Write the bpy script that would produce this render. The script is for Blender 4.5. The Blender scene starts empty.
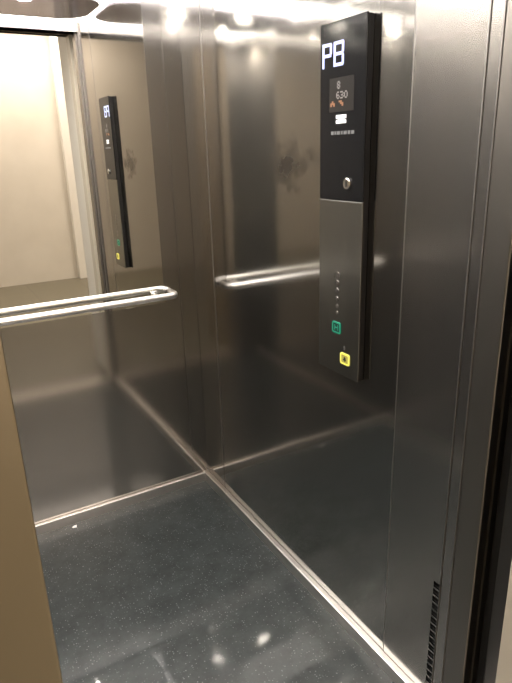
import bpy, bmesh, math, random
from mathutils import Vector, Matrix
random.seed(7)
SC = bpy.context.scene
COL = SC.collection
PI = math.pi

# ------------------------------------------------------------------ dimensions (metres)
W = 1.13            # cab width  (right wall x=0, left wall x=-W)
D = 1.45            # cab depth  (back wall y=0, inner front y=-D)
H = 2.20            # ceiling panels
OL = -0.940         # left side of the door opening
OT = 2.172          # top of the door opening
LF = -1.97          # face of the landing wall
LOB = -5.30         # far wall of the landing
LH = 3.0           # landing ceiling

# ------------------------------------------------------------------ helpers
def new_bm():
    return bmesh.new()

def add_box(bm, x0, x1, y0, y1, z0, z1, bev=0.0, seg=2):
    vs = [bm.verts.new((x, y, z)) for z in (z0, z1) for y in (y0, y1) for x in (x0, x1)]
    idx = [(0, 2, 3, 1), (4, 5, 7, 6), (0, 1, 5, 4), (2, 6, 7, 3), (0, 4, 6, 2), (1, 3, 7, 5)]
    fs = [bm.faces.new([vs[i] for i in f]) for f in idx]
    if bev > 0:
        es = list({e for f in fs for e in f.edges})
        bmesh.ops.bevel(bm, geom=es, offset=bev, segments=seg, profile=0.5, affect='EDGES', clamp_overlap=True)

def add_prism(bm, pts, axis, a0, a1):
    """closed outline pts extruded along axis 'x','y' or 'z' from a0 to a1"""
    def P(p, a):
        if axis == 'x': return (a, p[0], p[1])
        if axis == 'y': return (p[0], a, p[1])
        return (p[0], p[1], a)
    A = [bm.verts.new(P(p, a0)) for p in pts]
    B = [bm.verts.new(P(p, a1)) for p in pts]
    n = len(pts)
    bm.faces.new(A); bm.faces.new(B[::-1])
    for i in range(n):
        bm.faces.new((A[i], B[i], B[(i + 1) % n], A[(i + 1) % n]))

def add_tube(bm, pts, r, n=20):
    pts = [Vector(p) for p in pts]
    rings = []
    prev = None
    for i, p in enumerate(pts):
        if i == 0: t = pts[1] - pts[0]
        elif i == len(pts) - 1: t = pts[-1] - pts[-2]
        else: t = (pts[i + 1] - p).normalized() + (p - pts[i - 1]).normalized()
        t.normalize()
        if prev is None:
            a = Vector((0, 0, 1)) if abs(t.z) < .9 else Vector((1, 0, 0))
            u = t.cross(a).normalized()
        else:
            u = (prev - t * prev.dot(t)).normalized()
        prev = u
        v = t.cross(u)
        rings.append([bm.verts.new(p + (u * math.cos(2 * PI * k / n) + v * math.sin(2 * PI * k / n)) * r) for k in range(n)])
    for a, b in zip(rings, rings[1:]):
        for k in range(n):
            bm.faces.new((a[k], a[(k + 1) % n], b[(k + 1) % n], b[k]))
    bm.faces.new(rings[0][::-1]); bm.faces.new(rings[-1])

def add_disc(bm, c, axis, r, h, n=28, bev=0.0):
    """short cylinder centred at c, extruded along the unit axis by h"""
    axis = Vector(axis).normalized()
    a = Vector((0, 0, 1)) if abs(axis.z) < .9 else Vector((1, 0, 0))
    u = axis.cross(a).normalized(); v = axis.cross(u)
    c = Vector(c)
    prof = [(r, 0), (r, h - bev), (r - bev, h)] if bev > 0 else [(r, 0), (r, h)]
    rings = [[bm.verts.new(c + axis * hh + (u * math.cos(2 * PI * k / n) + v * math.sin(2 * PI * k / n)) * rr) for k in range(n)] for rr, hh in prof]
    for p, q in zip(rings, rings[1:]):
        for k in range(n):
            bm.faces.new((p[k], p[(k + 1) % n], q[(k + 1) % n], q[k]))
    bm.faces.new(rings[0][::-1]); bm.faces.new(rings[-1])

def obj(name, bm, mat, parent=None, smooth=False):
    bmesh.ops.recalc_face_normals(bm, faces=bm.faces[:])
    me = bpy.data.meshes.new(name)
    bm.to_mesh(me); bm.free()
    if mat: me.materials.append(mat)
    if smooth:
        for p in me.polygons: p.use_smooth = True
    o = bpy.data.objects.new(name, me)
    COL.objects.link(o)
    if parent: o.parent = parent
    return o

def box(name, x0, x1, y0, y1, z0, z1, mat, parent=None, bev=0.0, seg=2):
    bm = new_bm(); add_box(bm, x0, x1, y0, y1, z0, z1, bev, seg)
    return obj(name, bm, mat, parent)

def local(o, root):
    """keep o where it stands in the place when its parent has a position of its own"""
    o.parent = root
    o.matrix_parent_inverse = Matrix.Translation(root.location).inverted()
    return o

def tag(o, label, cat, group=None):
    o['label'] = label; o['category'] = cat
    if group: o['group'] = group
    return o

def thing(name, loc, label, cat, group=None):
    o = bpy.data.objects.new(name, None); COL.objects.link(o)
    o.location = loc; o.empty_display_size = .05
    return tag(o, label, cat, group)

def struct(o):
    o['kind'] = 'structure'
    return o

# ------------------------------------------------------------------ materials
def mat(name):
    m = bpy.data.materials.new(name); m.use_nodes = True
    nt = m.node_tree
    b = nt.nodes['Principled BSDF']
    return m, nt, b

def simple(name, col, rough=.5, metal=0.0, emit=None, es=0.0, spec=.5, coat=0.0):
    m, nt, b = mat(name)
    b.inputs['Base Color'].default_value = (*col, 1)
    b.inputs['Roughness'].default_value = rough
    b.inputs['Metallic'].default_value = metal
    b.inputs['Specular IOR Level'].default_value = spec
    b.inputs['Coat Weight'].default_value = coat
    if emit:
        b.inputs['Emission Color'].default_value = (*emit, 1)
        b.inputs['Emission Strength'].default_value = es
    return m

def N(nt, t, **kw):
    n = nt.nodes.new(t)
    for k, v in kw.items():
        setattr(n, k, v)
    return n

def brushed(name, col, rough, aniso=.5, wave=0.0, grain=(1, 1, 60), smudge=None, grain_amt=.03, haze=.0):
    """brushed stainless steel; horizontal grain, so reflections stretch upright"""
    m, nt, b = mat(name)
    L = nt.links.new
    b.inputs['Metallic'].default_value = 1.0
    b.inputs['Anisotropic'].default_value = aniso
    cx = N(nt, 'ShaderNodeCombineXYZ'); cx.inputs[2].default_value = 1.0
    L(cx.outputs[0], b.inputs['Tangent'])
    tc = N(nt, 'ShaderNodeTexCoord')
    mp = N(nt, 'ShaderNodeMapping'); mp.inputs['Scale'].default_value = grain
    L(tc.outputs['Object'], mp.inputs['Vector'])
    nz = N(nt, 'ShaderNodeTexNoise'); nz.inputs['Scale'].default_value = 8.0; nz.inputs['Detail'].default_value = 4.0
    L(mp.outputs[0], nz.inputs['Vector'])
    mr = N(nt, 'ShaderNodeMapRange')
    mr.inputs['To Min'].default_value = rough - grain_amt * .5; mr.inputs['To Max'].default_value = rough + grain_amt * .5
    mr.inputs['From Min'].default_value = .3; mr.inputs['From Max'].default_value = .7
    L(nz.outputs['Fac'], mr.inputs['Value'])
    rough_out = mr.outputs[0]
    colnode = N(nt, 'ShaderNodeRGB'); colnode.outputs[0].default_value = (*col, 1)
    col_out = colnode.outputs[0]
    if smudge:
        (sy, sz, ry, rz) = smudge
        sep = N(nt, 'ShaderNodeVectorMath', operation='SUBTRACT'); sep.inputs[1].default_value = (0, sy, sz)
        L(tc.outputs['Object'], sep.inputs[0])
        mul = N(nt, 'ShaderNodeVectorMath', operation='MULTIPLY'); mul.inputs[1].default_value = (0, 1 / ry, 1 / rz)
        L(sep.outputs[0], mul.inputs[0])
        ln = N(nt, 'ShaderNodeVectorMath', operation='LENGTH'); L(mul.outputs[0], ln.inputs[0])
        n2 = N(nt, 'ShaderNodeTexNoise'); n2.inputs['Scale'].default_value = 20.0; n2.inputs['Detail'].default_value = 3.0
        L(tc.outputs['Object'], n2.inputs['Vector'])
        ad = N(nt, 'ShaderNodeMath', operation='MULTIPLY_ADD'); ad.inputs[1].default_value = 2.4
        L(n2.outputs['Fac'], ad.inputs[0]); L(ln.outputs['Value'], ad.inputs[2])
        m2 = N(nt, 'ShaderNodeMapRange'); m2.inputs['From Min'].default_value = 2.3; m2.inputs['From Max'].default_value = 1.7
        m2.inputs['To Min'].default_value = 0; m2.inputs['To Max'].default_value = .85
        L(ad.outputs[0], m2.inputs['Value'])
        mix = N(nt, 'ShaderNodeMix', data_type='RGBA')
        mix.inputs[7].default_value = (.13, .115, .10, 1)
        L(m2.outputs[0], mix.inputs[0]); L(col_out, mix.inputs[6])
        col_out = mix.outputs[2]
        ra = N(nt, 'ShaderNodeMath', operation='MULTIPLY_ADD'); ra.inputs[1].default_value = .25
        L(m2.outputs[0], ra.inputs[0]); L(rough_out, ra.inputs[2]); rough_out = ra.outputs[0]
    L(col_out, b.inputs['Base Color'])
    L(rough_out, b.inputs['Roughness'])
    if haze > 0:
        b2 = N(nt, 'ShaderNodeBsdfPrincipled')
        b2.inputs['Metallic'].default_value = 1.0; b2.inputs['Roughness'].default_value = .34; b2.inputs['Anisotropic'].default_value = .75
        L(cx.outputs[0], b2.inputs['Tangent']); L(col_out, b2.inputs['Base Color'])
        ms = N(nt, 'ShaderNodeMixShader'); ms.inputs[0].default_value = haze
        L(b.outputs[0], ms.inputs[1]); L(b2.outputs[0], ms.inputs[2])
        L(ms.outputs[0], nt.nodes['Material Output'].inputs['Surface'])
    if wave > 0:
        n3 = N(nt, 'ShaderNodeTexNoise'); n3.inputs['Scale'].default_value = 2.2; n3.inputs['Detail'].default_value = 0.0
        L(tc.outputs['Object'], n3.inputs['Vector'])
        bp = N(nt, 'ShaderNodeBump'); bp.inputs['Strength'].default_value = 1.0; bp.inputs['Distance'].default_value = wave
        L(n3.outputs['Fac'], bp.inputs['Height']); L(bp.outputs[0], b.inputs['Normal'])
    return m

STEEL_R = brushed('brushed_steel_side', (.43, .42, .40), .08, .5, wave=.0005, smudge=(-.745, 1.45, .085, .060), haze=.09)
STEEL_F = brushed('brushed_steel_return', (.44, .42, .395), .15, .5, wave=.0008, haze=.16)
STEEL_E = brushed('brushed_steel_edge', (.26, .24, .215), .22, .5, haze=.4)
STEEL_B = brushed('brushed_steel_back', (.42, .405, .385), .09, .5, wave=.0008, haze=.10)
STEEL_C = brushed('brushed_steel_ceiling', (.34, .31, .37), .22, .0)
STEEL_J = brushed('brushed_steel_landing_frame', (.47, .405, .30), .25, .4, haze=.4)
POLISH = simple('polished_steel', (.82, .80, .77), .16, 1.0)
SKIRT = brushed('skirting_aluminium', (.74, .71, .68), .30, .0, grain=(1, 1, 1))
MIRROR = simple('mirror_silver', (.86, .85, .81), .012, 1.0)
DARK = simple('dark_recess', (.012, .012, .012), .8)
DARKMET = simple('dark_steel_edge', (.16, .15, .14), .35, 1.0)
BLACKGLASS = simple('black_glass', (.009, .009, .010), .10, 0.0, spec=.32)
BLACKBODY = simple('black_housing', (.012, .011, .011), .38)
PLATE = brushed('grey_brushed_plate', (.27, .265, .245), .22, .5, haze=.3)
DIGIT = simple('lit_digit', (.3, .3, .4), .4, emit=(.42, .54, 1.0), es=1.15)
SCREEN = simple('info_window', (.022, .020, .019), .22, spec=.35)
GREYINK = simple('grey_print', (.17, .16, .155), .5)
DIMINK = simple('dim_grey_print', (.13, .13, .13), .5)
ORANGE = simple('orange_pictogram', (.20, .085, .035), .5, emit=(.8, .3, .06), es=.03)
WHITE = simple('white_sticker', (.85, .85, .85), .5, emit=(1, 1, 1), es=.25)  # sticker given a faint glow of its own, though it is no lamp
GREEN = simple('green_lit_ring', (.015, .22, .13), .35, emit=(.01, .45, .27), es=.16)
YELLOW = simple('yellow_lit_ring', (.6, .55, .08), .35, emit=(.85, .80, .18), es=.62)
YDIM = simple('yellow_button_face', (.30, .27, .06), .4, emit=(.6, .52, .08), es=.32)
GDIM = simple('green_button_face', (.03, .07, .055), .15)
SILVERMARK = simple('silver_marks', (.30, .29, .28), .25, 1.0)
LED = simple('cove_light', (1, 1, 1), .5, emit=(1.0, .955, .93), es=11.0)
SPOT = simple('downlight_lens', (1, 1, 1), .5, emit=(1.0, .95, .88), es=900.0)
LOBLAMP = simple('landing_lamp_lens', (1, 1, 1), .5, emit=(1.0, .89, .77), es=2.0)
WHITEPAINT = simple('white_paint', (.80, .77, .71), .5)
CEILPAINT = simple('landing_ceiling_paint', (.72, .69, .64), .7)
PAPER = simple('paper', (.8, .78, .75), .7)

# landing wall: matt beige paint
def beige():
    m, nt, b = mat('beige_landing_paint')
    L = nt.links.new
    tc = N(nt, 'ShaderNodeTexCoord')
    nz = N(nt, 'ShaderNodeTexNoise'); nz.inputs['Scale'].default_value = 3.0; nz.inputs['Detail'].default_value = 5
    L(tc.outputs['Object'], nz.inputs['Vector'])
    cr = N(nt, 'ShaderNodeValToRGB')
    cr.color_ramp.elements[0].position = .3; cr.color_ramp.elements[0].color = (.66, .615, .54, 1)
    cr.color_ramp.elements[1].position = .7; cr.color_ramp.elements[1].color = (.71, .665, .59, 1)
    L(nz.outputs['Fac'], cr.inputs['Fac']); L(cr.outputs[0], b.inputs['Base Color'])
    b.inputs['Roughness'].default_value = .6
    return m
BEIGE = beige()

# landing floor: brownish tile
def landing_floor():
    m, nt, b = mat('landing_floor_tile')
    L = nt.links.new
    tc = N(nt, 'ShaderNodeTexCoord')
    br = N(nt, 'ShaderNodeTexBrick'); br.offset = 0.0
    br.inputs['Scale'].default_value = 1.0
    br.inputs['Brick Width'].default_value = .6; br.inputs['Row Height'].default_value = .6
    br.inputs['Mortar Size'].default_value = .004
    br.inputs['Color1'].default_value = (.165, .148, .105, 1); br.inputs['Color2'].default_value = (.155, .14, .10, 1)
    br.inputs['Mortar'].default_value = (.12, .105, .075, 1)
    L(tc.outputs['Object'], br.inputs['Vector'])
    L(br.outputs['Color'], b.inputs['Base Color'])
    b.inputs['Roughness'].default_value = .45
    return m
TILE = landing_floor()

# cab floor: dark grey speckled rubber
def cab_floor():
    m, nt, b = mat('speckled_dark_rubber')
    L = nt.links.new
    tc = N(nt, 'ShaderNodeTexCoord')
    big = N(nt, 'ShaderNodeTexNoise'); big.inputs['Scale'].default_value = 11.0; big.inputs['Detail'].default_value = 9; big.inputs['Roughness'].default_value = .78
    L(tc.outputs['Object'], big.inputs['Vector'])
    cr = N(nt, 'ShaderNodeValToRGB')
    cr.color_ramp.elements[0].position = .28; cr.color_ramp.elements[0].color = (.014, .018, .018, 1)
    cr.color_ramp.elements[1].position = .75; cr.color_ramp.elements[1].color = (.047, .055, .055, 1)
    L(big.outputs['Fac'], cr.inputs['Fac'])
    vo = N(nt, 'ShaderNodeTexVoronoi'); vo.inputs['Scale'].default_value = 125.0; vo.inputs['Randomness'].default_value = 1.0
    L(tc.outputs['Object'], vo.inputs['Vector'])
    th = N(nt, 'ShaderNodeMath', operation='LESS_THAN'); th.inputs[1].default_value = .26
    L(vo.outputs['Distance'], th.inputs[0])
    sx = N(nt, 'ShaderNodeSeparateColor'); L(vo.outputs['Color'], sx.inputs[0])
    gt = N(nt, 'ShaderNodeMath', operation='GREATER_THAN'); gt.inputs[1].default_value = .52
    L(sx.outputs[0], gt.inputs[0])
    ml = N(nt, 'ShaderNodeMath', operation='MULTIPLY'); L(th.outputs[0], ml.inputs[0]); L(gt.outputs[0], ml.inputs[1])
    m3 = N(nt, 'ShaderNodeMath', operation='MULTIPLY'); L(ml.outputs[0], m3.inputs[0]); L(sx.outputs[1], m3.inputs[1])
    mix = N(nt, 'ShaderNodeMix', data_type='RGBA'); mix.inputs[7].default_value = (.16, .17, .17, 1)
    L(m3.outputs[0], mix.inputs[0]); L(cr.outputs[0], mix.inputs[6])
    L(mix.outputs[2], b.inputs['Base Color'])
    mr = N(nt, 'ShaderNodeMapRange'); mr.inputs['From Min'].default_value = .3; mr.inputs['From Max'].default_value = .7
    mr.inputs['To Min'].default_value = .27; mr.inputs['To Max'].default_value = .33
    L(big.outputs['Fac'], mr.inputs['Value']); L(mr.outputs[0], b.inputs['Roughness'])
    b.inputs['Specular IOR Level'].default_value = .30
    b.inputs['Coat Weight'].default_value = .36; b.inputs['Coat Roughness'].default_value = .022
    bp = N(nt, 'ShaderNodeBump'); bp.inputs['Strength'].default_value = .12; bp.inputs['Distance'].default_value = .002
    n2 = N(nt, 'ShaderNodeTexNoise'); n2.inputs['Scale'].default_value = 60; n2.inputs['Detail'].default_value = 3
    L(tc.outputs['Object'], n2.inputs['Vector']); L(n2.outputs['Fac'], bp.inputs['Height']); L(bp.outputs[0], b.inputs['Normal'])
    return m
RUBBER = cab_floor()
SEAM_GLINT = simple('seam_glint_metal', (.27, .25, .235), .5, 1.0)
LITFRAME = simple('lit_landing_frame', (.58, .52, .42), .4)  # cream base colour stands in for bright light on the steel frame
RAIL = simple('satin_steel', (.86, .84, .82), .34, 1.0)

# ------------------------------------------------------------------ cab shell
struct(box('floor', -W - .02, .02, -1.49, .02, -.04, 0, RUBBER))

# back wall with its mirror
struct(box('wall_back', -W - .02, .03, 0.0, .04, 0, 2.40, STEEL_B))
MZ = .900
m = box('mirror', -W + .012, -.1470, -.005, 0.0, MZ, 2.29, MIRROR, bev=.0012)
tag(m, 'tall wall mirror above the handrail on the back wall of the lift', 'mirror')

# right wall: backing plus folded steel panels with fine open seams
wr = struct(box('wall_right', .012, .05, -1.545, .0, 0, 2.40, DARKMET))
def panel(name, y0, y1, x0, mt, bev=.0022):
    return struct(box(name, x0, .012, y0, y1, .0, 2.40, mt, wr, bev))
panel('corner_panel', -.1835, -.0, .0, STEEL_R)
panel('main_panel', -1.2400, -.1862, .0, STEEL_R)
panel('jamb_strip', -1.476, -1.4405, -.009, STEEL_F, .003)
panel('jamb_strip', -1.541, -1.4785, -.017, STEEL_E, .003)

for sy, sx in ((-.18485, -.0012), (-1.24135, -.0012), (-1.4390, -.0095), (-1.47725, -.0175)):  # thin strips added to draw the bright highlights along the panel edges
    struct(box('seam_glint', sx, .012, sy - .0016, sy + .0016, 0, 2.40, SEAM_GLINT, wr, .0005, 1))

# front panel with a punched column of vent slots
fy0, fy1 = -1.4372, -1.2427
sy0, sy1 = -1.432, -1.411
pitch, slot_h, nsl, top = .0228, .0175, 18, .430
bm = new_bm()
ys = [fy0, sy0, sy1, fy1]
zs = [0.0]
for i in range(nsl - 1, -1, -1):
    zs += [top - i * pitch - slot_h, top - i * pitch]
zs += [2.40]
zs = [z for z in zs if z >= 0]
for j in range(3):
    for k in range(len(zs) - 1):
        hole = (j == 1 and k % 2 == 1 and k < len(zs) - 1)
        if hole: continue
        v = [bm.verts.new((0, ys[j], zs[k])), bm.verts.new((0, ys[j + 1], zs[k])), bm.verts.new((0, ys[j + 1], zs[k + 1])), bm.verts.new((0, ys[j], zs[k + 1]))]
        bm.faces.new(v)
bmesh.ops.remove_doubles(bm, verts=bm.verts[:], dist=1e-5)
fp = struct(obj('front_panel', bm, STEEL_F, wr))
sol = fp.modifiers.new('thick', 'SOLIDIFY'); sol.thickness = .0015; sol.offset = 0
# the grille behind the slots
vg = thing('vent_grille', (.006, (sy0 + sy1) / 2, .0), 'low column of small dark vent slots in the right steel panel by the doorway', 'vent')
local(box('backing', .0075, .0110, sy0 - .006, sy1 + .006, .01, top + .008, DARK), vg)
for i in range(nsl):
    z1 = top - i * pitch
    if z1 - slot_h < .01: break
    local(box('louvre', .0045, .0072, sy0 - .003, sy1 + .003, z1 - slot_h * 1.22, z1 - slot_h * 1.02, DARK), vg)

# left wall
struct(box('wall_left', -W - .05, -W, -1.45, .0, 0, 2.40, STEEL_R))

# front of the cab: left return, header, right edge
wf = struct(box('wall_front', -W - .05, OL, -1.545, -1.45, 0, 2.40, STEEL_F))
hd = struct(box('header', OL, .0, -1.545, -1.45, OT, 2.40, STEEL_F, wf))

# skirting: an upstand with a ledge and a fine groove
S, DR, DB = .0436, .0211, .0175
def ledge(d, s):
    return [(-.0, 0), (-.0, s - .003), (-.0012, s - .003), (-.0022, s), (-d + .003, s), (-d + .0008, s - .0008), (-d, s - .003), (-d, 0)]
bm = new_bm(); add_prism(bm, ledge(DR, S), 'y', -1.4400, -.2249)
struct(obj('baseboard_right', bm, SKIRT))
bm = new_bm(); add_prism(bm, ledge(DR + .001, S + .0022), 'y', -.2244, -.0)
struct(obj('baseboard_right_corner', bm, SKIRT))
bm = new_bm(); add_prism(bm, ledge(DB, S), 'x', -W, -DR - .0012)
struct(obj('baseboard_back', bm, SKIRT))
bm = new_bm(); add_prism(bm, [(-W - p[0], p[1]) for p in ledge(DR, S)], 'y', -1.45, -DB - .0005)
struct(obj('baseboard_left', bm, SKIRT))

# ------------------------------------------------------------------ handrail
RD, RH, RR = .0784, .9435, .0138
hr = thing('handrail', (-W / 2, 0, RH), 'polished steel tube handrail along the back wall under the mirror', 'handrail')
xe, rb = -.109, .030
def rail_path():
    pts = []
    L = -W - (xe)        # mirrored end
    for sgn in (0, 1):
        seq = []
        xc = xe - rb if sgn == 0 else -W - xe + rb
        s = 1 if sgn == 0 else -1
        seq.append((xe - RR if sgn == 0 else -W - xe + RR, -.024, RH))
        xo = (xe - RR) if sgn == 0 else (-W - xe + RR)
        cx = xo - s * rb
        seq = [(xo, -.0062, RH), (xo, -RD + rb, RH)]
        for k in range(1, 9):
            a = k / 8 * PI / 2
            seq.append((cx + s * rb * math.cos(a), -RD + rb - rb * math.sin(a), RH))
        pts.append(seq)
    return pts[0] + pts[1][::-1]
bm = new_bm(); add_tube(bm, rail_path(), RR, 24)
local(obj('rail', bm, RAIL, smooth=True), hr)
for bx in (-.188, -W + .188):
    bm = new_bm()
    add_tube(bm, [(bx, -.0075, RH - .004), (bx, -.035, RH - .006), (bx, -RD, RH - .004)], .0062, 14)
    add_disc(bm, (bx, -.0052, RH - .004), (0, -1, 0), .017, .004, 24, .001)
    local(obj('bracket', bm, POLISH, smooth=False), hr)

# ------------------------------------------------------------------ car operating panel
YA, YB = -.9427, -1.1225          # left / right edge in the photo
ZB, ZM, ZT = .8854, 1.3689, 1.7907
T = .0224
cp = thing('control_panel', (0, (YA + YB) / 2, ZB), 'tall black and grey lift control panel on the right wall showing PB', 'control panel')
def cpart(o): return local(o, cp)
cpart(box('housing', -T + .004, -.0005, YB + .002, YA - .002, ZB + .002, ZT - .002, BLACKBODY, bev=.002))
cpart(box('display_glass', -T, -T + .005, YB, YA, ZM + .0006, ZT, BLACKGLASS, bev=.0012))
cpart(box('button_plate', -T, -T + .005, YB, YA, ZB, ZM - .0006, PLATE, bev=.0012))

XF = -T - .0002
def strokes(bm, segs, x0=XF - .0009, x1=XF + .0003):
    """segs: (y_left, y_right, z0, z1) upright boxes on the face"""
    for a, b, z0, z1 in segs:
        add_box(bm, x0, x1, min(a, b), max(a, b), z0, z1)
def glyph(bm, rows, y_left, z_top, w, h, x0=XF - .0006, x1=XF + .0003):
    """bitmap letter: rows of strings, merged runs of '#' become bars"""
    n, c = len(rows), len(rows[0])
    for r_, row in enumerate(rows):
        k = 0
        while k < c:
            if row[k] == '#':
                e = k
                while e < c and row[e] == '#': e += 1
                add_box(bm, x0, x1, y_left - w * e / c, y_left - w * k / c, z_top - h * (r_ + 1) / n, z_top - h * r_ / n)
                k = e
            else: k += 1
# lit storey letters P and B
z0, z1, st = 1.690, 1.7455, .0072
def letter(kind, yl, w):
    bm = new_bm(); zc = (z0 + z1) / 2 ; yr = yl - w
    seg = [(yl, yl - st, z0, z1), (yl - st, yr + st * .35, z1 - st, z1), (yl - st, yr + st * .35, zc - st / 2, zc + st / 2), (yr + st, yr, zc + st * .35, z1 - st * .4)]
    if kind == 'B':
        seg += [(yl - st, yr + st * .35, z0, z0 + st), (yr + st, yr, z0 + st * .4, zc - st * .35)]
    strokes(bm, seg)
    return obj('lit_letter', bm, DIGIT)
cpart(letter('P', -.953, .038)); cpart(letter('B', -.999, .040))
# information window with printed load, and its pictograms
iw = cpart(box('info_window', XF - .0004, XF + .0004, -1.080, -.983, 1.585, 1.664, SCREEN))
F = {'8': ['.##.', '#..#', '.##.', '#..#', '.##.'], '6': ['.##.', '#...', '###.', '#..#', '.##.'], '3': ['###.', '...#', '.##.', '...#', '###.'], '0': ['.##.', '#..#', '#..#', '#..#', '.##.']}
def sub(o, part):
    o.parent = part
    return o
for par in (iw,):
    bm = new_bm(); glyph(bm, F['8'], -1.014, 1.656, .013, .018, XF - .0010, XF - .0003); sub(obj('capacity_print', bm, GREYINK), iw)
    bm = new_bm()
    for i, ch in enumerate('630'): glyph(bm, F[ch], -1.012 - i * .0155, 1.632, .0135, .017, XF - .0010, XF - .0003)
    sub(obj('load_print', bm, GREYINK), iw)
bm = new_bm(); glyph(bm, ['.#.', '###', '#.#'], -.988, 1.611, .018, .013, XF - .0010, XF - .0003); sub(obj('pictogram', bm, ORANGE), iw)
bm = new_bm(); glyph(bm, ['##.', '.##', '..#'], -1.022, 1.611, .018, .013, XF - .0010, XF - .0003); sub(obj('pictogram', bm, ORANGE), iw)
# white sticker of two bars and the small dim print under it
bm = new_bm()
strokes(bm, [(-1.012, -1.052, 1.5685, 1.5775), (-1.012, -1.052, 1.5575, 1.5655), (-1.020, -1.044, 1.5650, 1.5690)])
o = cpart(obj('white_sticker', bm, WHITE)); o['label'] = 'white sticker with a dark line across'
bm = new_bm()
y = -.992
for wd in (.010, .006, .012, .007, .013, .009, .011):
    add_box(bm, XF - .0006, XF + .0003, y - wd, y, 1.531, 1.5395); y -= wd + .004
cpart(obj('small_print', bm, DIMINK))
# key switch
bm = new_bm(); add_disc(bm, (XF + .001, -1.064, 1.412), (-1, 0, 0), .0140, .0075, 32, .0018)
ks = cpart(obj('key_switch', bm, POLISH)); ks['label'] = 'round silver key switch'
bm = new_bm(); add_box(bm, XF - .0072, XF - .0062, -1.0665, -1.0615, 1.4045, 1.4195)
sub(obj('key_slot', bm, DARK), ks)
# upright column of small silver floor marks
cz = [1.168, 1.147, 1.126, 1.104, 1.083, 1.064]
for i, z in enumerate(cz):
    s_ = [.011, .009, .0085, .007, .006, .005][i]
    yc = -1.027
    bm = new_bm()
    add_disc(bm, (XF + .0005, yc, z), (-1, 0, 0), s_, .0017, 22, .0006)
    add_box(bm, XF - .0022, XF - .0008, yc - s_ * .55, yc + s_ * .55, z - s_ * .18, z + s_ * .18)
    cpart(obj('floor_button', bm, SILVERMARK if i < 4 else DARKMET))
# lit door button (green) and alarm button (yellow): rounded square rings
def ring(name, yc, zc, hw, hh, th, mt):
    bm = new_bm()
    def rr(a, b, r):
        out = []
        for qx, qz, a0 in ((1, 1, 0), (-1, 1, 90), (-1, -1, 180), (1, -1, 270)):
            for k in range(5):
                an = math.radians(a0 + k * 22.5)
                out.append((qx * (a - r) + r * math.cos(an), qz * (b - r) + r * math.sin(an)))
        return out
    O, I = rr(hw, hh, .006), rr(hw - th, hh - th, .003)
    xb, xf = XF + .0008, XF - .0026
    V = [[bm.verts.new((x, yc + p[0], zc + p[1])) for p in s] for x, s in ((xb, O), (xf, O), (xf, I), (xb, I))]
    n = len(O)
    for a, b in ((0, 1), (1, 2), (2, 3), (3, 0)):
        for k in range(n):
            bm.faces.new((V[a][k], V[a][(k + 1) % n], V[b][(k + 1) % n], V[b][k]))
    return cpart(obj(name, bm, mt))
g = ring('door_open_button', -1.027, 1.021, .0185, .0165, .0042, GREEN); g['label'] = 'square button with green lit ring'
bm = new_bm(); add_box(bm, XF - .0018, XF + .0006, -1.027 - .0145, -1.027 + .0145, 1.021 - .0125, 1.021 + .0125, .001)
sub(obj('button_face', bm, GDIM), g)
bm = new_bm(); strokes(bm, [(-1.019, -1.0215, 1.0135, 1.0285), (-1.0325, -1.035, 1.0135, 1.0285), (-1.0225, -1.0315, 1.0195, 1.0225)], XF - .0024, XF - .0014)
sub(obj('button_mark', bm, GREEN), g)
g = ring('alarm_button', -1.067, .938, .0200, .0165, .0050, YELLOW); g['label'] = 'square button with yellow lit ring'
bm = new_bm(); add_box(bm, XF - .0018, XF + .0006, -1.067 - .0155, -1.067 + .0155, .938 - .0125, .938 + .0125, .001)
sub(obj('button_face', bm, YDIM), g)
bm = new_bm(); glyph(bm, ['..#..', '.###.', '.###.', '#####', '..#..'], -1.067 + .007, .9455, .014, .015, XF - .0024, XF - .0014)
sub(obj('button_mark', bm, DARK), g)
bm = new_bm(); strokes(bm, [(-1.058, -1.066, .969, .9715), (-1.060, -1.064, .963, .975)], XF - .0009, XF + .0003)
cpart(obj('small_print', bm, DIMINK))

cp.location.y += .0095

# ------------------------------------------------------------------ ceiling: two steel panels with rounded corners below a lit cove
struct(box('ceiling', -W - .05, .05, -1.545, .04, 2.34, 2.40, WHITEPAINT))
def rounded(x0, x1, y0, y1, r, n=10):
    out = []
    for cx_, cy_, a0 in ((x1 - r, y1 - r, 0), (x0 + r, y1 - r, 90), (x0 + r, y0 + r, 180), (x1 - r, y0 + r, 270)):
        for k in range(n + 1):
            a = math.radians(a0 + k * 90 / n)
            out.append((cx_ + r * math.cos(a), cy_ + r * math.sin(a)))
    return out
def island(y0, y1, r, label):
    bm = new_bm(); add_prism(bm, rounded(-W + .02, -.02, y0, y1, r), 'z', H, H + .012)
    o = obj('ceiling_panel', bm, STEEL_C)
    return tag(o, label, 'ceiling panel')
island(-1.29, -.80, .15, 'steel lift ceiling panel nearest the doorway, with rounded corners')
island(-.50, -.28, .10, 'steel lift ceiling panel over the back of the lift')
lt = box('cove_light', -W + .001, -.001, -1.448, -.002, H + .020, H + .028, LED)
tag(lt, 'white light sheet glowing around the steel ceiling panels', 'ceiling light')
spots = [(-.38, -.905), (-.775, -.905), (-.47, -1.20), (-.80, -1.20)]
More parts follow.
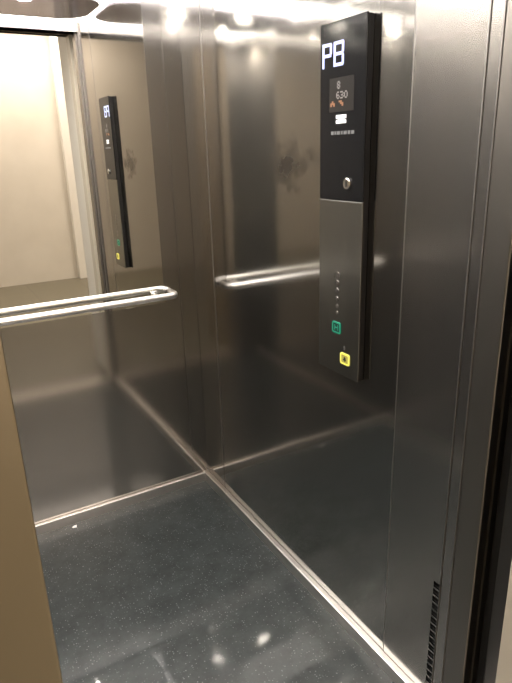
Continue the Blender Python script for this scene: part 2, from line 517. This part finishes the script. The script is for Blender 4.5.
for (sx, sy), lb in zip(spots, ('large downlight right of centre at the back', 'large downlight left of centre at the back', 'tiny downlight right of centre at the front', 'tiny downlight left of centre at the front')):
    t = thing('downlight', (sx, sy, H), '%s of the ceiling panel nearest the doorway' % lb, 'downlight', 'downlights in the ceiling panel')
    q = 1.0 if sy > -1 else .35
    bm = new_bm(); add_disc(bm, (sx, sy, H - .0002), (0, 0, -1), .040 * q, .003, 32, .001); local(obj('bezel', bm, POLISH), t)
    bm = new_bm(); add_disc(bm, (sx, sy, H - .003), (0, 0, -1), .030 * q, .0015, 28); local(obj('lens', bm, SPOT), t)

# ------------------------------------------------------------------ doorway and landing
# cab sill, gap and landing sill
struct(box('trim_1', OL, .0, -1.545, -1.491, -.04, -.001, SKIRT))
struct(box('trim_2', OL, .02, -1.640, -1.580, -.04, -.001, SKIRT))
# landing door frame: steel frame, right and left, head
t3 = struct(box('trim_3', -.016, .06, -1.700, -1.625, 0, 2.25, LITFRAME, bev=.003))
struct(box('recess', .02, .06, -1.762, -1.700, 0, 2.25, DARK, t3))
struct(box('reveal', .0, .06, LF - .012, -1.762, 0, 2.25, WHITEPAINT, t3, bev=.004))
struct(box('trim_4', OL - .2, OL - .018, LF - .012, -1.635, 0, 2.25, STEEL_J, bev=.0015))
struct(box('trim_5', OL, .0, -1.70, -1.635, 2.184, 2.40, STEEL_J, bev=.002))
# dark well between the cab and the landing frame
struct(box('shaft_side_right', .03, .06, -1.635, -1.545, 0, 2.40, DARK))
struct(box('shaft_side_left', OL - .06, OL - .03, -1.635, -1.545, 0, 2.40, DARK))
struct(box('shaft_head', OL - .06, .06, -1.635, -1.545, 2.30, 2.40, DARK))
bm = new_bm(); add_box(bm, .012, .028, -1.612, -1.575, 0, 2.2, .003)
dp = obj('landing_door_edge', bm, DARKMET); struct(dp)
# landing wall around the frame
lw = struct(box('wall_landing', .06, 2.6, LF, LF + .10, 0, LH, BEIGE))
struct(box('wall_landing_left', -3.4, OL - .18, LF, LF + .10, 0, LH, BEIGE, lw))
struct(box('wall_landing_head', OL - .2, .06, LF, LF + .27, 2.25, LH, WHITEPAINT, lw))
struct(box('floor_landing', -3.4, 2.6, LOB - .1, -1.64, -.04, .0, TILE))
struct(box('wall_far', -3.4, 2.6, LOB - .1, LOB, 0, LH, BEIGE))
struct(box('wall_landing_side_1', -3.5, -3.4, LOB - .1, LF + .1, 0, LH, BEIGE))
struct(box('wall_landing_side_2', 2.6, 2.7, LOB - .1, LF + .1, 0, LH, BEIGE))
struct(box('ceiling_landing', -3.5, 2.7, LOB - .1, LF + .1, LH, LH + .06, CEILPAINT))
struct(box('trim_6', .66, .80, LOB, LOB + .10, 0, LH, WHITEPAINT, bev=.006))

# landing lamp near the far wall (a recessed fitting, with the light it throws)
def landing_lamp(x, y, lx, ly, e, label):
    t = thing('landing_lamp', (x, y, LH), label, 'ceiling lamp', 'landing ceiling lamps')
    local(box('lamp_frame', x - lx / 2 - .03, x + lx / 2 + .03, y - ly / 2 - .03, y + ly / 2 + .03, LH - .020, LH - .0005, WHITEPAINT, bev=.004), t)
    local(box('lens', x - lx / 2, x + lx / 2, y - ly / 2, y + ly / 2, LH - .024, LH - .0203, LOBLAMP), t)
    ld = bpy.data.lights.new('landing_light', 'AREA'); ld.shape = 'RECTANGLE'; ld.size = lx; ld.size_y = ly; ld.energy = e; ld.color = (1, .875, .77)
    lo = bpy.data.objects.new('landing_light', ld); COL.objects.link(lo); lo.location = (x, y, LH - .026)
landing_lamp(.0, -4.75, 2.6, .34, 66, 'long landing ceiling lamp close to the far beige wall')
landing_lamp(1.7, -3.2, .9, .6, 56, 'added unseen fill lamp on the landing ceiling right of the lift doorway')  # unseen lamp added to brighten the landing and the left jamb

# scrap of paper on the cab floor by the back skirting
bm = new_bm()
vs = [bm.verts.new(v) for v in ((-.658, -.048, .0004), (-.644, -.052, .0004), (-.640, -.040, .004), (-.651, -.038, .0025), (-.661, -.042, .0004))]
vt = [bm.verts.new(v.co + Vector((0, 0, .0012))) for v in vs]
bm.faces.new(vs); bm.faces.new(vt[::-1])
for i in range(5): bm.faces.new((vs[i], vs[(i + 1) % 5], vt[(i + 1) % 5], vt[i]))
tag(obj('paper_scrap', bm, PAPER), 'tiny white scrap on the dark floor by the back skirting', 'scrap')

# ------------------------------------------------------------------ world, camera, colour
w = bpy.data.worlds.new('world'); SC.world = w; w.use_nodes = True
w.node_tree.nodes['Background'].inputs[0].default_value = (.02, .02, .02, 1)
w.node_tree.nodes['Background'].inputs[1].default_value = .3

cam = bpy.data.cameras.new('camera'); co = bpy.data.objects.new('camera', cam); COL.objects.link(co)
fw = Vector((0.46639127, 0.82630667, -0.31574748)); rt = Vector((0.86555142, -0.49993224, -0.02980774)); up = Vector((0.18248268, 0.25939361, 0.94837494))
M = Matrix((( rt.x, up.x, -fw.x, -.9796), (rt.y, up.y, -fw.y, -2.2491), (rt.z, up.z, -fw.z, 1.5), (0, 0, 0, 1)))
co.matrix_world = M
cam.sensor_fit = 'VERTICAL'; cam.sensor_height = 36.0; cam.lens = 574.8108 / 683 * 36.0
cam.clip_start = .02
SC.camera = co

vs_ = SC.view_settings
vs_.view_transform = 'Standard'; vs_.look = 'None'; vs_.exposure = 0.0; vs_.gamma = 1.0; vs_.use_curve_mapping = False
SC.cycles.sample_clamp_indirect = 40.0; SC.cycles.max_bounces = 16; SC.cycles.glossy_bounces = 14; SC.cycles.diffuse_bounces = 4
